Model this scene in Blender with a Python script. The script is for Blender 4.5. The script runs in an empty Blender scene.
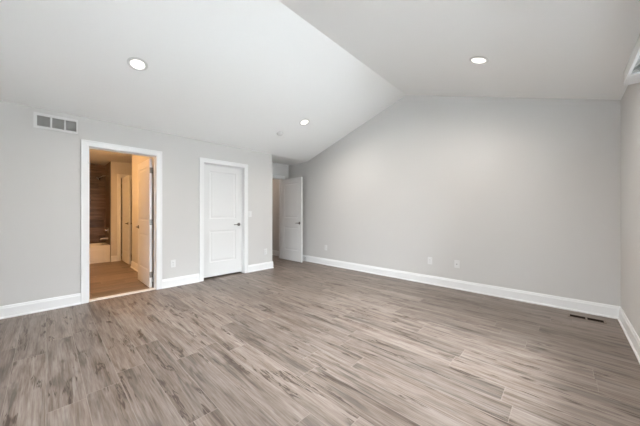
import bpy, bmesh, math
from mathutils import Vector, Matrix

S = bpy.context.scene
COL = S.collection

# ------------------------------------------------------------ camera, sky, exposure
THETA, CAM_H = 0.7572, 1.1757
cam_data = bpy.data.cameras.new('camera')
cam_data.sensor_width = 36.0
cam_data.lens = 258.93 / 640 * 36
cam_data.clip_start = 0.02
cam = bpy.data.objects.new('camera', cam_data)
COL.objects.link(cam)
cam.location = (0, 0, CAM_H)
cam.rotation_euler = (math.pi / 2, 0, THETA)
S.camera = cam

vs = S.view_settings
vs.view_transform = 'Standard'
vs.look = 'None'
vs.gamma = 1
vs.use_curve_mapping = False
vs.exposure = 2.08

w = bpy.data.worlds.new('overcast_sky')
S.world = w
w.use_nodes = True
bg = w.node_tree.nodes['Background']
# bright overcast sky, dimmer towards the horizon (houses and trees around the plot)
wn = w.node_tree.nodes
wl = w.node_tree.links
w_tc = wn.new('ShaderNodeTexCoord')
w_sp = wn.new('ShaderNodeSeparateXYZ')
w_rp = wn.new('ShaderNodeValToRGB')
wl.new(w_tc.outputs['Generated'], w_sp.inputs[0])
wl.new(w_sp.outputs[2], w_rp.inputs[0])
wl.new(w_rp.outputs[0], bg.inputs['Color'])
w_rp.color_ramp.elements[0].position = 0.0
w_rp.color_ramp.elements[0].color = (0.08, 0.085, 0.09, 1)
w_rp.color_ramp.elements[1].position = 0.75
w_rp.color_ramp.elements[1].color = (0.84, 0.93, 1.0, 1)
bg.inputs['Strength'].default_value = 14.0


def portal(name, loc, rot, sx, sy):
    """guides the sky's daylight through a window opening"""
    l = bpy.data.lights.new(name, 'AREA')
    l.shape = 'RECTANGLE'
    l.size, l.size_y = sx, sy
    l.cycles.is_portal = True
    o = bpy.data.objects.new(name, l)
    COL.objects.link(o)
    o.location = loc
    o.rotation_euler = rot


# ------------------------------------------------------------ room dimensions (m)
XL, XR, YB, YR = -4.557, 0.451, 4.371, -3.4      # left, right, back, rear wall planes
HE, XM, HR = 2.4265, -2.042, 3.26                # eave height, ridge x, ridge height
WT = 0.13                                        # wall thickness
YE = 3.332                                       # where the left wall ends at the entry nook
XN = -5.27                                       # nook wall
SL = (HR - HE) / (XM - XL)
SR = (HR - HE) / (XR - XM)
W1 = (1.10, 2.95, 0.32, 2.08)                    # right wall window: y0 y1 z0 z1
W2 = (-1.9, 0.22, 0.9, 2.25)                     # unseen rear window, added for its daylight: x0 x1 z0 z1
portal('daylight_portal', (XR + WT - 0.01, (W1[0] + W1[1]) / 2, (W1[2] + W1[3]) / 2), (0, math.pi / 2, 0), W1[3] - W1[2], W1[1] - W1[0])
portal('daylight_portal', ((W2[0] + W2[1]) / 2, YR - WT + 0.01, (W2[2] + W2[3]) / 2), (math.pi / 2, 0, 0), W2[1] - W2[0], W2[3] - W2[2])


# ------------------------------------------------------------ materials
def mat(name, color, rough=0.5, metal=0.0, spec=0.5, emit=None, strength=0.0, bump=None):
    m = bpy.data.materials.new(name)
    m.use_nodes = True
    nt = m.node_tree
    b = nt.nodes['Principled BSDF']
    b.inputs['Base Color'].default_value = (*color, 1)
    b.inputs['Roughness'].default_value = rough
    b.inputs['Metallic'].default_value = metal
    b.inputs['Specular IOR Level'].default_value = spec
    if emit:
        b.inputs['Emission Color'].default_value = (*emit, 1)
        b.inputs['Emission Strength'].default_value = strength
    if bump:
        tc = nt.nodes.new('ShaderNodeTexCoord')
        n = nt.nodes.new('ShaderNodeTexNoise')
        n.inputs['Scale'].default_value = bump[0]
        n.inputs['Detail'].default_value = 3
        bp = nt.nodes.new('ShaderNodeBump')
        bp.inputs['Strength'].default_value = bump[1]
        bp.inputs['Distance'].default_value = 0.001
        nt.links.new(tc.outputs['Object'], n.inputs['Vector'])
        nt.links.new(n.outputs['Fac'], bp.inputs['Height'])
        nt.links.new(bp.outputs['Normal'], b.inputs['Normal'])
    return m


class NB:
    """tiny node-graph helper"""
    def __init__(self, m):
        self.nt = m.node_tree
        self.b = self.nt.nodes['Principled BSDF']
        tc = self.nt.nodes.new('ShaderNodeTexCoord')
        sp = self.nt.nodes.new('ShaderNodeSeparateXYZ')
        self.nt.links.new(tc.outputs['Object'], sp.inputs[0])
        self.x, self.y, self.z = sp.outputs

    def put(self, sock, v):
        if isinstance(v, bpy.types.NodeSocket):
            self.nt.links.new(v, sock)
        else:
            sock.default_value = v

    def m(self, op, a, b=0.0, c=0.0):
        n = self.nt.nodes.new('ShaderNodeMath')
        n.operation = op
        self.put(n.inputs[0], a)
        self.put(n.inputs[1], b)
        self.put(n.inputs[2], c)
        return n.outputs[0]

    def vec(self, x, y, z):
        n = self.nt.nodes.new('ShaderNodeCombineXYZ')
        for s, v in zip(n.inputs, (x, y, z)):
            self.put(s, v)
        return n.outputs[0]

    def white(self, v):
        n = self.nt.nodes.new('ShaderNodeTexWhiteNoise')
        n.noise_dimensions = '3D'
        self.put(n.inputs['Vector'], v)
        return n.outputs['Value']

    def noise(self, v, scale=1.0, detail=4.0, rough=0.55, dist=0.0):
        n = self.nt.nodes.new('ShaderNodeTexNoise')
        self.put(n.inputs['Vector'], v)
        n.inputs['Scale'].default_value = scale
        n.inputs['Detail'].default_value = detail
        n.inputs['Roughness'].default_value = rough
        n.inputs['Distortion'].default_value = dist
        return n.outputs['Fac']

    def ramp(self, f, stops):
        n = self.nt.nodes.new('ShaderNodeValToRGB')
        self.put(n.inputs[0], f)
        e = n.color_ramp.elements
        while len(e) > 1:
            e.remove(e[-1])
        e[0].position, e[0].color = stops[0][0], (*stops[0][1], 1)
        for p, c in stops[1:]:
            q = e.new(p)
            q.color = (*c, 1)
        return n.outputs[0]

    def mix(self, f, a, b, mode='MIX'):
        n = self.nt.nodes.new('ShaderNodeMix')
        n.data_type = 'RGBA'
        n.blend_type = mode
        self.put(n.inputs[0], f)
        for s, v in ((n.inputs[6], a), (n.inputs[7], b)):
            if isinstance(v, tuple):
                v = (*v, 1)
            self.put(s, v)
        return n.outputs[2]

    def smooth(self, v, lo, hi):
        n = self.nt.nodes.new('ShaderNodeMapRange')
        n.interpolation_type = 'SMOOTHSTEP'
        self.put(n.inputs[0], v)
        n.inputs[1].default_value = lo
        n.inputs[2].default_value = hi
        return n.outputs[0]

    def bump(self, h, strength, dist=0.001):
        n = self.nt.nodes.new('ShaderNodeBump')
        n.inputs['Strength'].default_value = strength
        n.inputs['Distance'].default_value = dist
        self.nt.links.new(h, n.inputs['Height'])
        self.nt.links.new(n.outputs['Normal'], self.b.inputs['Normal'])


def plank_mat(name, along, across, width, length, stops, tint=(0.84, 1.14), streak=(0.055, 0.034, 0.024), seam=(0.33, 0.28, 0.245), rough=(0.34, 0.5), streak_amt=0.95, seam_w=0.0022, smoky=0.42):
    m = mat(name, (0.3, 0.25, 0.2))
    g = NB(m)
    ax = {'x': g.x, 'y': g.y, 'z': g.z}
    u, v = ax[along], ax[across]
    vr = g.m('DIVIDE', v, width)
    row = g.m('FLOOR', vr)
    off = g.white(g.vec(row, 3.7, 1.3))
    ur = g.m('ADD', g.m('DIVIDE', u, length), g.m('MULTIPLY', off, 7.31))
    col = g.m('FLOOR', ur)
    idv = g.white(g.vec(row, col, 5.1))
    idw = g.white(g.vec(col, row, 9.4))
    # grain, different in every plank
    gu = g.m('ADD', g.m('MULTIPLY', u, 1.0), g.m('MULTIPLY', idv, 37.0))
    gv = g.m('ADD', g.m('MULTIPLY', v, 1.0), g.m('MULTIPLY', idw, 53.0))
    fine = g.noise(g.vec(g.m('MULTIPLY', gu, 5.0), g.m('MULTIPLY', gv, 110.0), idv), 1, 5, 0.6, 0.3)
    broad = g.noise(g.vec(g.m('MULTIPLY', gu, 1.5), g.m('MULTIPLY', gv, 20.0), idw), 1, 4, 0.6, 0.5)
    f = g.m('ADD', g.m('MULTIPLY', fine, 0.55), g.m('MULTIPLY', broad, 0.50))
    c = g.ramp(f, stops)
    t = g.m('ADD', g.m('MULTIPLY', idv, tint[1] - tint[0]), tint[0])
    c = g.mix(1.0, c, g.vec(t, t, t), 'MULTIPLY')
    # smoky patches along the board
    sm2 = g.noise(g.vec(g.m('MULTIPLY', gu, 1.5), g.m('MULTIPLY', gv, 13.0), g.m('ADD', idv, 2.0)), 1, 3, 0.6, 0.8)
    dk = g.m('SUBTRACT', 1.0, g.m('MULTIPLY', g.smooth(sm2, 0.50, 0.70), smoky))
    c = g.mix(1.0, c, g.vec(dk, dk, dk), 'MULTIPLY')
    # long thin cracks, dark core streaks and knots
    kn = g.noise(g.vec(g.m('MULTIPLY', gu, 2.0), g.m('MULTIPLY', gv, 30.0), g.m('ADD', idv, 4.0)), 1, 3, 0.55, 0.7)
    mask = g.noise(g.vec(g.m('MULTIPLY', gu, 2.4), g.m('MULTIPLY', gv, 12.0), g.m('ADD', idw, 8.0)), 1, 2, 0.5, 0.5)
    line = g.m('SUBTRACT', 1.0, g.smooth(g.m('ABSOLUTE', g.m('SUBTRACT', kn, 0.5)), 0.004, 0.045))
    mk = g.smooth(mask, 0.56, 0.62)
    core = g.m('MULTIPLY', g.smooth(kn, 0.54, 0.60), g.smooth(mask, 0.60, 0.66))
    sk = g.m('MAXIMUM', g.m('MULTIPLY', line, mk), core)
    vo = g.nt.nodes.new('ShaderNodeTexVoronoi')
    vo.inputs['Scale'].default_value = 1.0
    g.put(vo.inputs['Vector'], g.vec(g.m('MULTIPLY', gu, 2.0), g.m('MULTIPLY', gv, 5.0), 0.5))
    knot = g.m('SUBTRACT', 1.0, g.smooth(g.m('ADD', vo.outputs['Distance'], g.m('MULTIPLY', g.m('SUBTRACT', fine, 0.5), 0.10)), 0.02, 0.13))
    sk = g.m('MAXIMUM', sk, g.m('MULTIPLY', knot, 0.9))
    c = g.mix(g.m('MULTIPLY', sk, streak_amt), c, streak)
    # seams; the default pale colour paints a bevel highlight along the floor boards
    def edge(r, size):
        fr = g.m('FRACT', r)
        d = g.m('MINIMUM', fr, g.m('SUBTRACT', 1.0, fr))
        return g.m('MULTIPLY', d, size)
    dmin = g.m('MINIMUM', edge(vr, width), edge(ur, length))
    sm = g.m('SUBTRACT', 1.0, g.smooth(dmin, seam_w * 0.4, seam_w * 1.6))
    c = g.mix(g.m('MULTIPLY', sm, 0.38), c, seam)
    g.put(g.b.inputs['Base Color'], c)
    g.put(g.b.inputs['Roughness'], g.m('ADD', g.m('MULTIPLY', f, rough[1] - rough[0]), rough[0]))
    g.bump(g.m('SUBTRACT', g.m('MULTIPLY', f, 0.35), sm), 0.35, 0.0015)
    return m


M_FLOOR = plank_mat('greige_oak_plank', 'x', 'y', 0.178, 1.22,
                    [(0.32, (0.085, 0.057, 0.042)), (0.43, (0.142, 0.105, 0.083)), (0.54, (0.210, 0.167, 0.140)), (0.70, (0.292, 0.250, 0.222))])
M_BFLOOR = plank_mat('brown_plank_tile', 'y', 'x', 0.2, 1.2,
                     [(0.3, (0.10, 0.068, 0.05)), (0.5, (0.185, 0.135, 0.10)), (0.7, (0.27, 0.20, 0.155))], streak_amt=0.4, seam=(0.34, 0.29, 0.24), seam_w=0.004)
M_TILE_X = plank_mat('brown_wood_look_tile', 'x', 'z', 0.2, 0.9,
                     [(0.3, (0.045, 0.028, 0.018)), (0.5, (0.11, 0.066, 0.042)), (0.7, (0.19, 0.12, 0.08))], tint=(0.6, 1.3), streak_amt=0.4, seam=(0.03, 0.02, 0.015), rough=(0.25, 0.35))
M_TILE_Y = plank_mat('brown_wood_look_tile', 'y', 'z', 0.2, 0.9,
                     [(0.3, (0.045, 0.028, 0.018)), (0.5, (0.11, 0.066, 0.042)), (0.7, (0.19, 0.12, 0.08))], tint=(0.6, 1.3), streak_amt=0.4, seam=(0.03, 0.02, 0.015), rough=(0.25, 0.35))
M_WALL = mat('warm_grey_wall_paint', (0.575, 0.564, 0.550), 0.75, spec=0.3, bump=(220, 0.15))
M_CEIL = mat('white_ceiling_paint', (0.86, 0.857, 0.85), 0.85, spec=0.2, bump=(160, 0.15))
M_TRIM = mat('white_trim_paint', (0.76, 0.76, 0.76), 0.4, spec=0.45)
M_DOOR = mat('white_door_paint', (0.70, 0.70, 0.697), 0.42, spec=0.45)
M_PLASTIC = mat('white_plastic', (0.67, 0.667, 0.66), 0.35)
M_NICKEL = mat('satin_nickel', (0.20, 0.19, 0.175), 0.32, metal=1.0)
M_CHROME = mat('chrome', (0.75, 0.75, 0.76), 0.15, metal=1.0)
M_DARK = mat('dark_void', (0.03, 0.028, 0.026), 0.8)
M_SLOT = mat('dark_slot', (0.08, 0.08, 0.08), 0.6)
M_GRILLE = mat('grey_return_mesh', (0.36, 0.355, 0.34), 0.6)
M_REG = mat('register_slot_shade', (0.014, 0.009, 0.006), 0.9, spec=0.05)  # near-black colour paints in the shade inside the register slots
M_REGF = mat('brown_register_frame', (0.17, 0.125, 0.095), 0.45)
M_STONE = mat('pale_stone', (0.66, 0.62, 0.57), 0.35)
M_TUB = mat('white_acrylic', (0.80, 0.78, 0.75), 0.2)
M_LENS = mat('downlight_lens', (0.9, 0.9, 0.88), 0.4, emit=(1.0, 0.97, 0.88), strength=0.8)
M_BULB = mat('warm_lamp_glass', (0.9, 0.85, 0.75), 0.4, emit=(1.0, 0.53, 0.20), strength=52.0)
M_VENT = mat('off_white_enamel', (0.66, 0.655, 0.645), 0.45)
M_RUBBER = mat('white_rubber', (0.75, 0.75, 0.74), 0.6)


def glass_mat():
    m = bpy.data.materials.new('window_glass')
    m.use_nodes = True
    nt = m.node_tree
    nt.nodes.clear()
    o = nt.nodes.new('ShaderNodeOutputMaterial')
    t = nt.nodes.new('ShaderNodeBsdfTransparent')
    g = nt.nodes.new('ShaderNodeBsdfGlossy')
    g.inputs['Roughness'].default_value = 0.02
    f = nt.nodes.new('ShaderNodeFresnel')
    f.inputs[0].default_value = 1.45
    x = nt.nodes.new('ShaderNodeMixShader')
    nt.links.new(f.outputs[0], x.inputs[0])
    nt.links.new(t.outputs[0], x.inputs[1])
    nt.links.new(g.outputs[0], x.inputs[2])
    nt.links.new(x.outputs[0], o.inputs[0])
    return m


M_GLASS = glass_mat()


def frosted_panel_mat():
    m = mat('mottled_grey_green_panel', (0.5, 0.53, 0.51), 0.18)
    g = NB(m)
    f = g.noise(g.vec(g.m('MULTIPLY', g.x, 18.0), g.m('MULTIPLY', g.y, 7.0), g.z), 1, 5, 0.7, 0.6)
    g.put(g.b.inputs['Base Color'], g.ramp(f, [(0.36, (0.20, 0.23, 0.225)), (0.5, (0.52, 0.56, 0.55)), (0.60, (0.76, 0.79, 0.78))]))
    return m


M_MOTTLE = frosted_panel_mat()


# ------------------------------------------------------------ mesh helpers
def box(bm, x0, x1, y0, y1, z0, z1):
    v = [bm.verts.new((x, y, z)) for x in (x0, x1) for y in (y0, y1) for z in (z0, z1)]
    for f in ((0, 1, 3, 2), (4, 6, 7, 5), (0, 4, 5, 1), (2, 3, 7, 6), (0, 2, 6, 4), (1, 5, 7, 3)):
        bm.faces.new([v[i] for i in f])


def prism(bm, pts, f):
    """pts: 2d outline; f(p, k) -> 3d point at end k=0/1"""
    a = [bm.verts.new(f(p, 0)) for p in pts]
    b = [bm.verts.new(f(p, 1)) for p in pts]
    bm.faces.new(a)
    bm.faces.new(b[::-1])
    n = len(pts)
    for i in range(n):
        bm.faces.new((a[i], b[i], b[(i + 1) % n], a[(i + 1) % n]))


def lathe(bm, prof, seg=32, M=Matrix()):
    """prof: (radius, height) list along +z"""
    rings = []
    for r, z in prof:
        if r < 1e-6:
            rings.append([bm.verts.new(M @ Vector((0, 0, z)))])
        else:
            rings.append([bm.verts.new(M @ Vector((r * math.cos(2 * math.pi * i / seg), r * math.sin(2 * math.pi * i / seg), z))) for i in range(seg)])
    for a, b in zip(rings, rings[1:]):
        for i in range(seg):
            j = (i + 1) % seg
            q = [a[i % len(a)], a[j % len(a)], b[j % len(b)], b[i % len(b)]]
            u = []
            for t in q:
                if t not in u:
                    u.append(t)
            if len(u) > 2:
                bm.faces.new(u)


def tube(bm, pts, rad, seg=12):
    pts = [Vector(p) for p in pts]
    rings = []
    for i, p in enumerate(pts):
        d = (pts[min(i + 1, len(pts) - 1)] - pts[max(i - 1, 0)]).normalized()
        up = Vector((0, 0, 1)) if abs(d.z) < 0.9 else Vector((1, 0, 0))
        a = d.cross(up).normalized()
        b = d.cross(a)
        r = rad[i] if isinstance(rad, (list, tuple)) else rad
        rings.append([bm.verts.new(p + a * r * math.cos(2 * math.pi * k / seg) + b * r * math.sin(2 * math.pi * k / seg)) for k in range(seg)])
    for a, b in zip(rings, rings[1:]):
        for k in range(seg):
            bm.faces.new((a[k], a[(k + 1) % seg], b[(k + 1) % seg], b[k]))
    bm.faces.new(rings[0])
    bm.faces.new(rings[-1][::-1])


def obj(name, bm, m, parent=None, bevel=0.0, smooth=False, seg=2):
    bmesh.ops.recalc_face_normals(bm, faces=bm.faces)
    me = bpy.data.meshes.new(name)
    bm.to_mesh(me)
    bm.free()
    me.materials.append(m)
    o = bpy.data.objects.new(name, me)
    COL.objects.link(o)
    if parent:
        o.parent = parent
    if bevel:
        b = o.modifiers.new('bevel', 'BEVEL')
        b.width = bevel
        b.segments = seg
        b.limit_method = 'ANGLE'
        b.angle_limit = math.radians(40)
    if smooth:
        for p in me.polygons:
            p.use_smooth = True
        for e in me.edges:
            pass
        me.set_sharp_from_angle(angle=math.radians(40))
    return o


def B(*boxes):
    bm = bmesh.new()
    for b in boxes:
        box(bm, *b)
    return bm


def tag(o, label, cat=None, group=None, kind=None):
    o['label'] = label
    if cat:
        o['category'] = cat
    if group:
        o['group'] = group
    if kind:
        o['kind'] = kind
    return o


def empty(name, loc=(0, 0, 0), rot=(0, 0, 0)):
    o = bpy.data.objects.new(name, None)
    COL.objects.link(o)
    o.location = loc
    o.rotation_euler = rot
    o.empty_display_size = 0.1
    return o


def struct(name, bm, m, label, cat, **k):
    return tag(obj(name, bm, m, **k), label, cat, kind='structure')


# ------------------------------------------------------------ floors
struct('floor', B((-7.3, XR + WT, YE - WT, YB, -0.1, 0), (XL - 0.04, XR + WT, YR - WT, YE - WT, -0.1, 0), (-5.4, XL - 0.04, 1.42, YE - WT, -0.1, 0)), M_FLOOR,
       'grey-brown wood plank floor running through the bedroom', 'floor')
struct('floor_bathroom', B((-8.85, XL - 0.04, -0.6, 1.40, -0.1, 0), (-8.85, -5.42, 1.40, 2.5, -0.1, 0)), M_BFLOOR,
       'brown plank tile floor inside the bathroom', 'floor')

# ------------------------------------------------------------ walls
D1 = (0.388, 1.159)     # bathroom opening in the left wall
D2 = (1.881, 2.658)     # closet opening in the left wall
DH = 2.05
X0, X1 = XL - WT, XL
struct('wall_left', B((X0, X1, YR, D1[0] - 0.02, 0, HE), (X0, X1, D1[0] - 0.02, D1[1] + 0.02, DH + 0.02, HE),
                      (X0, X1, D1[1] + 0.02, D2[0] - 0.02, 0, HE), (X0, X1, D2[0] - 0.02, D2[1] + 0.02, DH + 0.02, HE),
                      (X0, X1, D2[1] + 0.02, YE, 0, HE), (XN - WT, X0, YE - WT, YE, 0, HE)), M_WALL,
       'light grey wall with the bathroom doorway and the closed closet door', 'wall')
gable = [(XL - WT, 0), (XR + WT, 0), (XR + WT, HE), (XR, HE), (XM, HR), (XL, HE), (XL - WT, HE)]
bm = bmesh.new()
prism(bm, gable, lambda p, k: (p[0], YB + k * WT, p[1]))
box(bm, -7.3, XL - WT, YB, YB + WT, 0, HE)
struct('wall_back', bm, M_WALL, 'light grey gabled wall facing the room beneath the ceiling peak', 'wall')
struct('wall_right', B((XR, XR + WT, YR, W1[0], 0, HE), (XR, XR + WT, W1[1], YB, 0, HE), (XR, XR + WT, W1[0], W1[1], 0, W1[2]), (XR, XR + WT, W1[0], W1[1], W1[3], HE)), M_WALL,
       'narrow strip of light grey wall meeting the gabled wall below the low eave', 'wall')
bm = bmesh.new()
prism(bm, [(XL - WT, HE), (XR + WT, HE), (XM, HR + 0.04)], lambda p, k: (p[0], YR - WT + k * WT, p[1]))
for b in ((XL - WT, W2[0], YR - WT, YR, 0, HE), (W2[1], XR + WT, YR - WT, YR, 0, HE), (W2[0], W2[1], YR - WT, YR, 0, W2[2]), (W2[0], W2[1], YR - WT, YR, W2[3], HE)):
    box(bm, *b)
struct('wall_rear', bm, M_WALL, 'light grey wall behind the viewpoint with the added window', 'wall')

# entry nook and hall
NY = (3.40, 4.165)      # hall door opening in the nook wall
struct('wall_nook', B((XN - WT, XN, YE, NY[0] - 0.02, 0, HE), (XN - WT, XN, NY[1] + 0.02, YB, 0, HE), (XN - WT, XN, NY[0] - 0.02, NY[1] + 0.02, DH + 0.02, HE)), M_WALL,
       'short grey nook wall holding the hall doorway', 'wall')
struct('wall_hall', B((-7.4, -7.3, 2.5, YB + WT, 0, HE), (-7.3, XN - WT, YE - WT - 0.1, YE - WT, 0, HE)), M_WALL, 'shadowed hall wall beyond the open entry door', 'wall')
struct('wall_closet', B((-5.42, -5.40, 1.40, YE - WT, 0, HE)), M_WALL, 'inner wall of the closet behind the closed door', 'wall')

# bathroom shell
struct('wall_bathroom', B((-6.84, X0, 1.28, 1.40, 0, HE), (-6.84, -6.72, 1.40, 2.4, 0, HE), (-8.85, -6.72, 2.4, 2.5, 0, HE),
                          (-8.07, -7.95, 1.07, 1.27, 0, HE), (-8.07, -7.95, 1.27, 2.03, DH + 0.02, HE), (-8.07, -7.95, 2.03, 2.4, 0, HE),
                          (-8.85, -8.75, 1.17, 2.4, 0, HE), (-8.85, X0, -0.60, -0.50, 0, HE)), M_WALL, 'warm lit bathroom walls seen through the doorway', 'wall')
struct('wall_tub', B((-8.85, -8.72, -0.5, 1.17, 0, HE)), M_TILE_Y, 'dark brown wood-look tile behind the bathtub', 'wall')
struct('wall_shower', B((-8.72, -8.07, 1.07, 1.17, 0, HE), (-8.07, -7.951, 1.07, 1.075, 0, HE)), M_TILE_X, 'brown tiled end of the tub alcove carrying the shower fittings', 'wall')
# (XZ-mapped tile needs x along the course)

# ------------------------------------------------------------ ceilings
bm = bmesh.new()
prism(bm, [(XL, HE), (XM, HR), (XM, HR + 0.13), (XL, HE + 0.13)], lambda p, k: (p[0], (YR, YB)[k], p[1]))
struct('ceiling_left', bm, M_CEIL, 'bright white ceiling slope rising from the door wall to the ridge', 'ceiling')
bm = bmesh.new()
prism(bm, [(XM, HR), (XR, HE), (XR + WT, HE), (XR + WT, HE + 0.13), (XM, HR + 0.13)], lambda p, k: (p[0], (YR, YB)[k], p[1]))
struct('ceiling_right', bm, M_CEIL, 'white ceiling slope falling from the ridge to the low eave', 'ceiling')
struct('ceiling_nook', B((-7.4, XL, 2.5, YB + WT, HE, HE + 0.13)), M_CEIL, 'small flat ceiling over the entry nook', 'ceiling')
struct('ceiling_bathroom', B((-8.85, XL, -0.6, 2.5, HE, HE + 0.13)), M_CEIL, 'flat bathroom ceiling', 'ceiling')

# ------------------------------------------------------------ baseboards
BH, BT = 0.14, 0.015
PROF = [(0, 0), (BT + 0.012, 0), (BT + 0.012, 0.010), (BT + 0.009, 0.016), (BT, 0.019), (BT, BH - 0.03), (BT - 0.004, BH - 0.022), (BT - 0.006, BH - 0.008), (BT - 0.010, BH), (0, BH)]


def base_run(bm, axis, at, sgn, a, b, zh=None):
    """axis 'y': board on plane x=at growing in direction sgn, from y=a to y=b"""
    if axis == 'y':
        prism(bm, PROF, lambda p, k: (at + sgn * p[0], (a, b)[k], p[1]))
    else:
        prism(bm, PROF, lambda p, k: ((a, b)[k], at + sgn * p[0], p[1]))


CW = 0.079              # casing width
bm = bmesh.new()
base_run(bm, 'y', XL, 1, YR, D1[0] - CW)
base_run(bm, 'y', XL, 1, D1[1] + CW, D2[0] - CW)
base_run(bm, 'y', XL, 1, D2[1] + CW, YE + BT)
base_run(bm, 'x', YE, 1, XN, XL)
struct('baseboard_left', bm, M_TRIM, 'white baseboard along the wall with the two doors', 'baseboard')
bm = bmesh.new()
base_run(bm, 'x', YB, -1, XN, XR)
struct('baseboard_back', bm, M_TRIM, 'long white baseboard along the gabled wall', 'baseboard')
bm = bmesh.new()
base_run(bm, 'y', XR, -1, YR, YB - BT)
struct('baseboard_right', bm, M_TRIM, 'white baseboard running from the corner beside the floor register', 'baseboard')
bm = bmesh.new()
base_run(bm, 'x', YR, 1, XL + BT, XR - BT)
struct('baseboard_rear', bm, M_TRIM, 'white baseboard under the added rear window', 'baseboard')
bm = bmesh.new()
base_run(bm, 'x', YB, -1, -7.3, XN - WT)
struct('baseboard_hall', bm, M_TRIM, 'white baseboard in the hall beyond the open entry door', 'baseboard')
bm = bmesh.new()
base_run(bm, 'x', 1.28, -1, -6.84, X0)
base_run(bm, 'y', -7.95, 1, 1.076, 1.19)
struct('baseboard_bathroom', bm, M_TRIM, 'white baseboard on the bathroom walls', 'baseboard')


# ------------------------------------------------------------ door casings and jambs
def casing(name, label, face, sgn, y0, y1, depth, stop=None):
    """opening in an x=const wall: face = room side plane, sgn = outward direction, depth = wall thickness"""
    bm = bmesh.new()
    t = 0.018
    def bx(a, b, ya, yb, za, zb):
        box(bm, min(a, b), max(a, b), ya, yb, za, zb)
    for f, s in ((face, sgn), (face - sgn * depth, -sgn)):
        bx(f, f + s * t, y0 - CW, y0 - 0.005, 0, DH + CW)
        bx(f, f + s * t, y1 + 0.005, y1 + CW, 0, DH + CW)
        bx(f, f + s * t, y0 - 0.005, y1 + 0.005, DH + 0.005, DH + CW)
        # raised outer back band
        bx(f + s * t, f + s * (t + 0.005), y0 - CW, y0 - CW + 0.018, 0, DH + CW)
        bx(f + s * t, f + s * (t + 0.005), y1 + CW - 0.018, y1 + CW, 0, DH + CW)
        bx(f + s * t, f + s * (t + 0.005), y0 - CW + 0.018, y1 + CW - 0.018, DH + CW - 0.018, DH + CW)
    bx(face, face - sgn * depth, y0 - 0.02, y0, 0, DH)
    bx(face, face - sgn * depth, y1, y1 + 0.02, 0, DH)
    bx(face, face - sgn * depth, y0 - 0.02, y1 + 0.02, DH, DH + 0.02)
    if stop is not None:
        a, b = face - sgn * stop, face - sgn * (stop + 0.03)
        bx(a, b, y0, y0 + 0.01, 0, DH)
        bx(a, b, y1 - 0.01, y1, 0, DH)
        bx(a, b, y0 + 0.01, y1 - 0.01, DH - 0.01, DH)
    return struct(name, bm, M_TRIM, label, 'door casing', bevel=0.002)


casing('trim_1', 'white casing and jamb framing the open bathroom doorway', XL, 1, D1[0], D1[1], WT, 0.055)
casing('trim_2', 'white casing and jamb around the closed closet door', XL, 1, D2[0], D2[1], WT, 0.035)
casing('trim_3', 'white casing around the hall doorway in the nook', XN, 1, NY[0], NY[1], WT, 0.055)
casing('trim_4', 'white casing of the inner door beside the tub alcove', -7.95, 1, 1.27, 2.03, 0.12, 0.04)


# ------------------------------------------------------------ doors
def leaf_bm(wd=0.757, ht=2.015, th=0.035):
    """two-panel moulded leaf; local x 0..wd, y -th/2..th/2, z 0..ht"""
    bm = bmesh.new()
    xs = [0, 0.125, wd - 0.125, wd]
    zs = [0, 0.255, 0.825, 1.04, 1.90, ht]
    for s in (-1, 1):
        y = s * th / 2
        g = [[bm.verts.new((x, y, z)) for z in zs] for x in xs]
        for i in range(3):
            for j in range(5):
                if i == 1 and j in (1, 3):
                    prev = [g[1][j], g[2][j], g[2][j + 1], g[1][j + 1]]
                    for ins, dp in ((0.004, 0.003), (0.012, 0.006), (0.026, 0.006), (0.046, 0.0025), (0.050, 0.002)):
                        yy = y - s * dp
                        q = [bm.verts.new((xs[1] + ins, yy, zs[j] + ins)), bm.verts.new((xs[2] - ins, yy, zs[j] + ins)),
                             bm.verts.new((xs[2] - ins, yy, zs[j + 1] - ins)), bm.verts.new((xs[1] + ins, yy, zs[j + 1] - ins))]
                        for k in range(4):
                            bm.faces.new((prev[k], prev[(k + 1) % 4], q[(k + 1) % 4], q[k]))
                        prev = q
                    bm.faces.new(prev)
                else:
                    bm.faces.new((g[i][j], g[i + 1][j], g[i + 1][j + 1], g[i][j + 1]))
    h = th / 2
    v = {(x, y, z): bm.verts.new((x, y, z)) for x in (0, wd) for y in (-h, h) for z in (0, ht)}
    for f in (((0, -h, 0), (0, h, 0), (0, h, ht), (0, -h, ht)), ((wd, -h, 0), (wd, h, 0), (wd, h, ht), (wd, -h, ht)),
              ((0, -h, 0), (0, h, 0), (wd, h, 0), (wd, -h, 0)), ((0, -h, ht), (0, h, ht), (wd, h, ht), (wd, -h, ht))):
        bm.faces.new([v[p] for p in f])
    bmesh.ops.remove_doubles(bm, verts=bm.verts, dist=1e-5)
    return bm


def handle(side, wd=0.757, z=0.925, th=0.035):
    """lever with rosette on the y=side face"""
    bm = bmesh.new()
    x = wd - 0.065
    s = side
    M = Matrix.Translation((x, s * th / 2, z)) @ Matrix.Rotation(-s * math.pi / 2, 4, 'X')
    lathe(bm, [(0, 0), (0.030, 0), (0.032, 0.002), (0.032, 0.006), (0.028, 0.010), (0.013, 0.011), (0.012, 0.028), (0.011, 0.040), (0, 0.040)], 24, M)
    y = s * (th / 2 + 0.036)
    tube(bm, [(x + 0.010, y, z), (x, y, z), (x - 0.03, y + s * 0.004, z), (x - 0.07, y + s * 0.004, z - 0.001), (x - 0.105, y, z - 0.003), (x - 0.118, y - s * 0.006, z - 0.003)],
         [0.007, 0.0105, 0.0095, 0.0085, 0.0075, 0.005], 12)
    return bm


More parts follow.
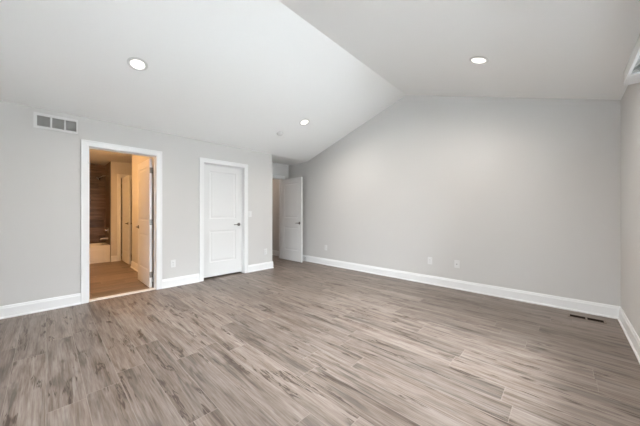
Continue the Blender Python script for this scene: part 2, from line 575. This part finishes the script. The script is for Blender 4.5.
def hinge(z, side, th=0.035):
    bm = bmesh.new()
    box(bm, -0.0015, 0.0005, -th / 2 + 0.004, th / 2, z - 0.045, z + 0.045)
    s = side
    for k in range(3):
        lathe(bm, [(0, 0), (0.0065, 0), (0.0065, 0.027), (0, 0.027)], 12, Matrix.Translation((-0.003, s * (th / 2 + 0.005), z - 0.0435 + 0.030 * k)))
    return bm


def door(name, label, loc, ang, hside, handles=(-1, 1)):
    e = empty(name, loc, (0, 0, ang))
    tag(e, label, 'door', kind='structure')
    obj('door_panel', leaf_bm(), M_DOOR, e, bevel=0.0015)
    for s in handles:
        obj('door_handle', handle(s), M_NICKEL, e, smooth=True)
    for z in (0.2, 1.02, 1.83):
        obj('hinge', hinge(z, hside), M_NICKEL, e)
    return e


PI = math.pi
# bathroom leaf: hinged on the far jamb, swung fully into the bathroom (leaf runs towards -x)
door('door_1', 'white two-panel door standing open into the bathroom', (XL - WT - 0.012, D1[1] - 0.034, 0.012), PI, -1)
# closet leaf, closed: hinge on the near jamb, handle on the far side
door('door_2', 'closed white two-panel door with nickel lever', (XL - 0.083, D2[0] + 0.010, 0.030), PI / 2, 1)
# entry leaf: hinged on the far jamb of the nook wall, swung open against the gabled wall
door('door_3', 'white two-panel entry door standing open in the nook', (XN + 0.010, NY[1] - 0.020, 0.012), 0, 1)
# inner bathroom leaf
door('door_4', 'white inner door standing open beside the tub alcove', (-7.935, 1.305, 0.012), 0, -1)

# pale threshold at the bathroom
bm = bmesh.new()
prism(bm, [(XL - 0.015, 0), (XL - 0.022, 0.010), (XL - 0.03, 0.012), (XL - 0.105, 0.012), (XL - 0.115, 0.010), (XL - 0.12, 0)], lambda p, k: (p[0], (D1[0] + 0.001, D1[1] - 0.001)[k], p[1]))
struct('trim_5', bm, M_STONE, 'pale threshold strip on the floor of the bathroom doorway', 'threshold')


# ------------------------------------------------------------ windows
def window(name, label, kind, a0, a1, z0, z1):
    e = empty(name)
    tag(e, label, 'window', kind='structure')
    def b(u0, u1, d0, d1, za, zb, bm):
        # u along wall, d depth outwards from the room face
        if kind == 'right':
            box(bm, XR + d0, XR + d1, u0, u1, za, zb)
        else:
            box(bm, u0, u1, YR - d1, YR - d0, za, zb)
    fr = 0.05
    bm = bmesh.new()
    b(a0, a0 + fr, 0.04, 0.12, z0, z1, bm)
    b(a1 - fr, a1, 0.04, 0.12, z0, z1, bm)
    b(a0 + fr, a1 - fr, 0.04, 0.12, z0, z0 + fr, bm)
    b(a0 + fr, a1 - fr, 0.04, 0.12, z1 - fr, z1, bm)
    mid = (a0 + a1) / 2
    b(mid - 0.03, mid + 0.03, 0.04, 0.12, z0 + fr, z1 - fr, bm)
    obj('window_frame', bm, M_PLASTIC, e)
    for u0, u1 in ((a0 + fr, mid - 0.03), (mid + 0.03, a1 - fr)):
        bm = bmesh.new()
        b(u0, u1, 0.078, 0.082, z0 + fr, z1 - fr, bm)
        obj('pane', bm, M_GLASS, e)
    bm = bmesh.new()
    b(a0 - CW, a0, -0.018, 0, z0 - 0.02, z1 + CW, bm)
    b(a1, a1 + CW, -0.018, 0, z0 - 0.02, z1 + CW, bm)
    b(a0, a1, -0.018, 0, z1, z1 + CW, bm)
    b(a0 - CW, a1 + CW, -0.018, 0, z0 - 0.11, z0 - 0.02, bm)
    obj('window_casing', bm, M_TRIM, e)
    bm = bmesh.new()
    b(a0 - CW - 0.02, a1 + CW + 0.02, -0.04, 0.0, z0 - 0.02, z0, bm)
    b(a0, a1, 0.0, 0.04, z0 - 0.0, z0 + 0.002, bm)
    obj('window_sill', bm, M_TRIM, e)
    return e


window('window_1', 'wide white framed window in the low eave wall', 'right', *W1)
window('window_2', 'unseen wide window added behind the viewpoint for its daylight', 'rear', *W2)

# unseen ground added outside, its tones set to bounce daylight through the windows
struct('bounce_ground_rear', B((-20, XR + 1.2, -22, YR - 0.5, -0.5, -0.35)), mat('pale_bounce_ground', (0.70, 0.70, 0.69), 0.9, bump=(20, 0.3)), 'unseen pale ground added behind the house to bounce daylight indoors', 'ground')
struct('bounce_ground_right', B((XR + 0.8, 22, YR - 0.5, 20, -0.5, -0.35)), mat('grey_bounce_ground', (0.29, 0.29, 0.285), 0.95, bump=(60, 0.5)), 'unseen grey ground added beside the house to bounce daylight indoors', 'ground')

# ------------------------------------------------------------ window head box (white lip, mottled panel underneath)
VX, VY0, VY1, VZ0, VZ1 = 0.330, 0.45, 3.06, 2.162, 2.263
e = tag(empty('window_head_box', (XR, (VY0 + VY1) / 2, VZ0)), 'slim white box projecting from the wall just below the low eave', 'window box')
bm = bmesh.new()
cx, cy, cz = XR, (VY0 + VY1) / 2, VZ0
box(bm, VX - cx, VX + 0.008 - cx, VY0 - cy, VY1 - cy, 0.0, VZ1 - cz)
box(bm, VX - cx, 0, VY0 - cy, VY0 + 0.01 - cy, 0.0, VZ1 - cz)
box(bm, VX - cx, 0, VY1 - 0.01 - cy, VY1 - cy, 0.0, VZ1 - cz)
box(bm, VX - cx, 0, VY0 - cy, VY1 - cy, VZ1 - cz - 0.01, VZ1 - cz)
obj('housing', bm, mat('light_grey_housing', (0.62, 0.62, 0.61), 0.5), e, bevel=0.001)
bm = bmesh.new()
box(bm, VX - 0.004 - cx, VX + 0.010 - cx, VY0 - cy, VY1 + 0.004 - cy, -0.006, 0.004)
box(bm, VX + 0.010 - cx, 0, VY1 - 0.2 - cy, VY1 + 0.004 - cy, -0.006, 0.004)
box(bm, VX + 0.010 - cx, 0, VY0 - cy, VY0 + 0.035 - cy, -0.006, 0.004)
obj('lip', bm, M_TRIM, e)
obj('underside_panel', B((VX + 0.010 - cx, 0, VY0 + 0.035 - cy, VY1 - 0.2 - cy, 0.006, 0.012)), M_MOTTLE, e)


# ------------------------------------------------------------ recessed downlights
def slope_matrix(side):
    s = SL if side == 'L' else -SR
    return math.atan(s)


def downlight(x, y, side, label):
    z = HE + (SL * (x - XL) if side == 'L' else SR * (XR - x))
    e = empty('recessed_downlight', (x, y, z), (0, -slope_matrix(side), 0))
    tag(e, label, 'ceiling light', 'recessed downlights')
    bm = bmesh.new()
    lathe(bm, [(0.064, -0.0012), (0.0665, -0.010), (0.070, -0.0105), (0.096, -0.001), (0.096, 0.0), (0.064, 0.0), (0.064, -0.0012)], 40)
    obj('trim_ring', bm, M_VENT, e, smooth=True)
    bm = bmesh.new()
    lathe(bm, [(0, -0.0012), (0.0635, -0.0010), (0.0635, -0.0003), (0, -0.0003)], 40)
    obj('lens', bm, M_LENS, e, smooth=True)
    l = bpy.data.lights.new('downlight_beam', 'SPOT')
    l.energy = 21.0
    l.color = (1.0, 0.945, 0.86)
    l.spot_size = math.radians(172)
    l.spot_blend = 1.0
    l.shadow_soft_size = 0.004
    lo = bpy.data.objects.new('downlight_beam', l)
    COL.objects.link(lo)
    lo.parent = e
    lo.location = (0, 0, -0.02)
    return e


downlight(-3.404, 0.689, 'L', 'lit round downlight in the bright slope, nearest to the bathroom doorway')
downlight(-3.401, 3.192, 'L', 'lit round downlight in the bright slope near the smoke detector')
downlight(-0.661, 3.154, 'R', 'lit round downlight alone on the slope falling to the low eave')
downlight(-0.661, 0.2, 'R', 'unseen round downlight added overhead for its light, on the slope falling to the low eave')  # fourth downlight, out of view, added for its light on the room

# smoke detector
x, y = -3.849, 2.989
e = tag(empty('smoke_detector', (x, y, HE + SL * (x - XL)), (0, -math.atan(SL), 0)), 'small white smoke detector on the ceiling slope', 'smoke detector')
bm = bmesh.new()
lathe(bm, [(0, -0.012), (0.060, -0.012), (0.063, -0.010), (0.063, 0.0), (0, 0.0)], 32)
obj('base', bm, M_PLASTIC, e, smooth=True)
bm = bmesh.new()
lathe(bm, [(0, -0.042), (0.018, -0.042), (0.042, -0.036), (0.052, -0.026), (0.054, -0.0122), (0, -0.0122)], 32)
obj('cover', bm, M_PLASTIC, e, smooth=True)

# ------------------------------------------------------------ return-air vent on the door wall
vy0, vy1, vz0, vz1 = -0.102, 0.282, 2.188, 2.370
e = tag(empty('return_air_vent', (XL, (vy0 + vy1) / 2, vz0)), 'white return-air vent with three grey grilles high on the wall', 'air vent')
yy = lambda v: v - (vy0 + vy1) / 2
zz = lambda v: v - vz0
gb = [(-0.074, 0.036), (0.051, 0.156), (0.170, 0.266)]
gz = (2.215, 2.339)
bm = bmesh.new()
cuts = [vy0] + [q for g in gb for q in g] + [vy1]
for i in range(0, len(cuts), 2):
    box(bm, 0, 0.012, yy(cuts[i]), yy(cuts[i + 1]), zz(gz[0]), zz(gz[1]))
box(bm, 0, 0.012, yy(vy0), yy(vy1), zz(vz0), zz(gz[0]))
box(bm, 0, 0.012, yy(vy0), yy(vy1), zz(gz[1]), zz(vz1))
obj('vent_frame', bm, M_VENT, e)
for a, b in gb:
    bm = bmesh.new()
    box(bm, 0.0005, 0.002, yy(a), yy(b), zz(gz[0]), zz(gz[1]))
    n = 11
    for k in range(n):
        z = zz(gz[0]) + (k + 0.5) * (gz[1] - gz[0]) / n
        prism(bm, [(0.002, z + 0.003), (0.009, z - 0.003), (0.010, z - 0.002), (0.003, z + 0.004)], lambda p, kk: (p[0], (yy(a), yy(b))[kk], p[1]))
    obj('grille', bm, M_GRILLE, e)


# ------------------------------------------------------------ outlets and switch
def plate(name, loc, rot, label, cat, kind, group=None):
    """local: x across, z up, -y out of the wall"""
    e = tag(empty(name, loc, (0, 0, rot)), label, cat, group)
    wd, ht = 0.072, 0.117
    bm = bmesh.new()
    box(bm, -wd / 2, wd / 2, -0.006, 0, -ht / 2, ht / 2)
    obj('cover_plate', bm, M_PLASTIC, e, bevel=0.002)
    if kind == 'outlet':
        for zc in (0.021, -0.021):
            r = obj('socket', B((-0.0165, 0.0165, -0.009, -0.0062, zc - 0.0145, zc + 0.0145)), M_PLASTIC, e, bevel=0.002)
            obj('slots', B((-0.0075, -0.0055, -0.0094, -0.0088, zc - 0.002, zc + 0.007), (0.0055, 0.0075, -0.0094, -0.0088, zc - 0.002, zc + 0.006), (-0.002, 0.002, -0.0094, -0.0088, zc - 0.010, zc - 0.006)), M_SLOT, r)
    elif kind == 'switch':
        obj('rocker', B((-0.0165, 0.0165, -0.011, -0.0062, -0.033, 0.033)), M_PLASTIC, e, bevel=0.002)
    else:
        bm = bmesh.new()
        lathe(bm, [(0, 0), (0.007, 0), (0.007, 0.008), (0.0045, 0.008), (0.0045, 0.012), (0, 0.012)], 16, Matrix.Translation((0, -0.0062, 0.0)) @ Matrix.Rotation(math.pi / 2, 4, 'X'))
        obj('coaxial_jack', bm, M_NICKEL, e)
    return e


LW = PI / 2   # plates on the left wall face +x
plate('wall_outlet', (XL, 1.396, 0.365), LW, 'white outlet between the bathroom doorway and the closed door', 'outlet', 'outlet')
plate('wall_outlet', (XL, 3.159, 0.366), LW, 'white outlet low on the wall end beside the nook', 'outlet', 'outlet')
plate('light_switch', (XL, 2.790, 1.155), LW, 'white rocker switch right beside the closed door casing', 'light switch', 'switch')
plate('wall_outlet', (-1.623, YB, 0.385), 0, 'white outlet on the gabled wall, beside the jack plate', 'outlet', 'outlet')
plate('jack_plate', (-1.212, YB, 0.385), 0, 'white jack plate on the gabled wall, nearer the floor register', 'wall plate', 'jack')
plate('wall_outlet', (-3.944, YB, 0.385), 0, 'white outlet on the gabled wall behind the open entry door', 'outlet', 'outlet')

# spring door stop
e = tag(empty('door_stop', (-4.60, YB - BT, 0.08)), 'small metal door stop on the baseboard behind the entry door', 'door stop')
bm = bmesh.new()
Mr = Matrix.Rotation(math.pi / 2, 4, 'X')
pr = [(0, 0), (0.012, 0), (0.012, 0.004)]
for k in range(10):
    pr += [(0.0065, 0.006 + k * 0.005), (0.0045, 0.0085 + k * 0.005)]
pr += [(0, 0.058)]
lathe(bm, pr, 16, Mr)
obj('spring', bm, M_CHROME, e, smooth=True)
bm = bmesh.new()
lathe(bm, [(0, 0.0575), (0.008, 0.0575), (0.009, 0.070), (0.005, 0.074), (0, 0.074)], 16, Mr)
obj('tip', bm, M_RUBBER, e, smooth=True)

# ------------------------------------------------------------ floor register
rx0, rx1, ry0, ry1 = 0.025, 0.325, 4.08, 4.19
e = tag(empty('floor_register', ((rx0 + rx1) / 2, (ry0 + ry1) / 2, 0)), 'brown slotted floor register in the corner by the gabled wall', 'floor register')
hw, hd = (rx1 - rx0) / 2, (ry1 - ry0) / 2
bm = bmesh.new()
for b in ((-hw, hw, -hd, -hd + 0.014), (-hw, hw, hd - 0.014, hd), (-hw, -hw + 0.018, -hd + 0.014, hd - 0.014), (hw - 0.018, hw, -hd + 0.014, hd - 0.014), (-0.008, 0.008, -hd + 0.014, hd - 0.014)):
    box(bm, *b, 0, 0.0025)
obj('register_frame', bm, M_REGF, e)
for s in (-1, 1):
    bm = bmesh.new()
    xa, xb = (0.008, hw - 0.018) if s > 0 else (-hw + 0.018, -0.008)
    box(bm, xa, xb, -hd + 0.014, hd - 0.014, 0.0, 0.0008)
    n = 8
    for k in range(n):
        xx = xa + (k + 0.5) * (xb - xa) / n
        box(bm, xx - 0.002, xx + 0.002, -hd + 0.014, hd - 0.014, 0.0008, 0.0018)
    obj('louvre', bm, M_REG, e)


# ------------------------------------------------------------ bathroom fittings
def rrect(x0, x1, y0, y1, r, z, n=6):
    p = []
    for cx_, cy_, a in ((x1 - r, y1 - r, 0), (x0 + r, y1 - r, 90), (x0 + r, y0 + r, 180), (x1 - r, y0 + r, 270)):
        for k in range(n + 1):
            t = math.radians(a + 90 * k / n)
            p.append((cx_ + r * math.cos(t), cy_ + r * math.sin(t), z))
    return p


TX0, TX1, TY0, TY1 = -8.715, -7.96, -0.495, 1.065
bm = bmesh.new()
loops = [rrect(TX0, TX1, TY0, TY1, 0.006, 0.001), rrect(TX0, TX1, TY0, TY1, 0.006, 0.375), rrect(TX0, TX1, TY0, TY1, 0.012, 0.398), rrect(TX0 + 0.008, TX1 - 0.008, TY0 + 0.008, TY1 - 0.008, 0.02, 0.405),
         rrect(TX0 + 0.06, TX1 - 0.07, TY0 + 0.08, TY1 - 0.08, 0.12, 0.405), rrect(TX0 + 0.07, TX1 - 0.08, TY0 + 0.09, TY1 - 0.09, 0.12, 0.395), rrect(TX0 + 0.10, TX1 - 0.11, TY0 + 0.20, TY1 - 0.12, 0.12, 0.12), rrect(TX0 + 0.15, TX1 - 0.16, TY0 + 0.28, TY1 - 0.18, 0.10, 0.07)]
vl = [[bm.verts.new(p) for p in L] for L in loops]
for a, b in zip(vl, vl[1:]):
    for i in range(len(a)):
        bm.faces.new((a[i], a[(i + 1) % len(a)], b[(i + 1) % len(b)], b[i]))
bm.faces.new(vl[0])
bm.faces.new(vl[-1])
e = tag(empty('bathtub', (0, 0, 0)), 'white alcove bathtub against the brown tile in the bathroom', 'bathtub')
obj('tub_shell', bm, M_TUB, e, smooth=True)
obj('apron_panel', B((TX1 - 0.002, TX1 + 0.008, TY0 + 0.10, TY1 - 0.10, 0.05, 0.31)), M_TUB, e, bevel=0.006, seg=3)

fx = -8.36
e = tag(empty('overhead_shower', (fx, 1.07, 2.10)), 'chrome shower head on the brown tiled end wall', 'shower head')
bm = bmesh.new()
tube(bm, [(0, 0, 0), (0, -0.04, 0.005), (0, -0.10, -0.01), (0, -0.15, -0.05)], 0.009)
lathe(bm, [(0, 0), (0.03, 0), (0.025, 0.006), (0, 0.008)], 20, Matrix.Rotation(math.pi / 2, 4, 'X'))
obj('shower_arm', bm, M_CHROME, e, smooth=True)
bm = bmesh.new()
lathe(bm, [(0, 0), (0.012, 0), (0.018, -0.02), (0.05, -0.045), (0.052, -0.058), (0, -0.058)], 24, Matrix.Translation((0, -0.15, -0.05)) @ Matrix.Rotation(-0.7, 4, 'X'))
obj('spray_head', bm, M_CHROME, e, smooth=True)
e = tag(empty('shower_valve', (fx, 1.07, 0.745)), 'chrome mixing valve with lever on the tub end wall', 'shower valve')
bm = bmesh.new()
lathe(bm, [(0, 0), (0.075, 0), (0.07, 0.008), (0.02, 0.012), (0.018, 0.045), (0, 0.045)], 28, Mr)
obj('escutcheon', bm, M_CHROME, e, smooth=True)
bm = bmesh.new()
tube(bm, [(0, -0.045, 0), (-0.03, -0.055, -0.01), (-0.08, -0.06, -0.02)], [0.012, 0.009, 0.007])
obj('lever', bm, M_CHROME, e, smooth=True)
e = tag(empty('tub_spout', (fx, 1.07, 0.54)), 'chrome tub spout above the bathtub rim', 'spout')
bm = bmesh.new()
tube(bm, [(0, 0, 0), (0, -0.02, 0), (0, -0.10, 0.0), (0, -0.135, -0.008), (0, -0.15, -0.03)], [0.028, 0.024, 0.022, 0.022, 0.018], 16)
obj('spout_body', bm, M_CHROME, e, smooth=True)

# bathroom ceiling lamp (lights the bathroom warm)
e = tag(empty('flush_ceiling_lamp', (-6.2, 0.1, HE)), 'round flush lamp glowing warm on the bathroom ceiling', 'ceiling lamp')
bm = bmesh.new()
lathe(bm, [(0, 0), (0.15, 0), (0.15, -0.02), (0.14, -0.025), (0, -0.025)], 32)
obj('lamp_base', bm, M_NICKEL, e, smooth=True)
bm = bmesh.new()
lathe(bm, [(0.135, -0.0255), (0.13, -0.05), (0.10, -0.08), (0.05, -0.098), (0, -0.10)], 32)
obj('glass_dome', bm, M_BULB, e, smooth=True)

e = tag(empty('hall_fill_lamp', (-6.5, 3.75, HE)), 'unseen round lamp added to brighten the hall behind the entry door', 'ceiling lamp')  # lamp out of view, added to lift and warm the hall wall
bm = bmesh.new()
lathe(bm, [(0, 0), (0.13, 0), (0.13, -0.02), (0.12, -0.025), (0, -0.025)], 32)
obj('lamp_base', bm, M_NICKEL, e, smooth=True)
bm = bmesh.new()
lathe(bm, [(0.115, -0.0255), (0.11, -0.05), (0.09, -0.075), (0.045, -0.09), (0, -0.092)], 32)
obj('glass_dome', bm, mat('hall_fill_glass', (0.9, 0.87, 0.8), 0.4, emit=(1.0, 0.78, 0.62), strength=11.0), e, smooth=True)
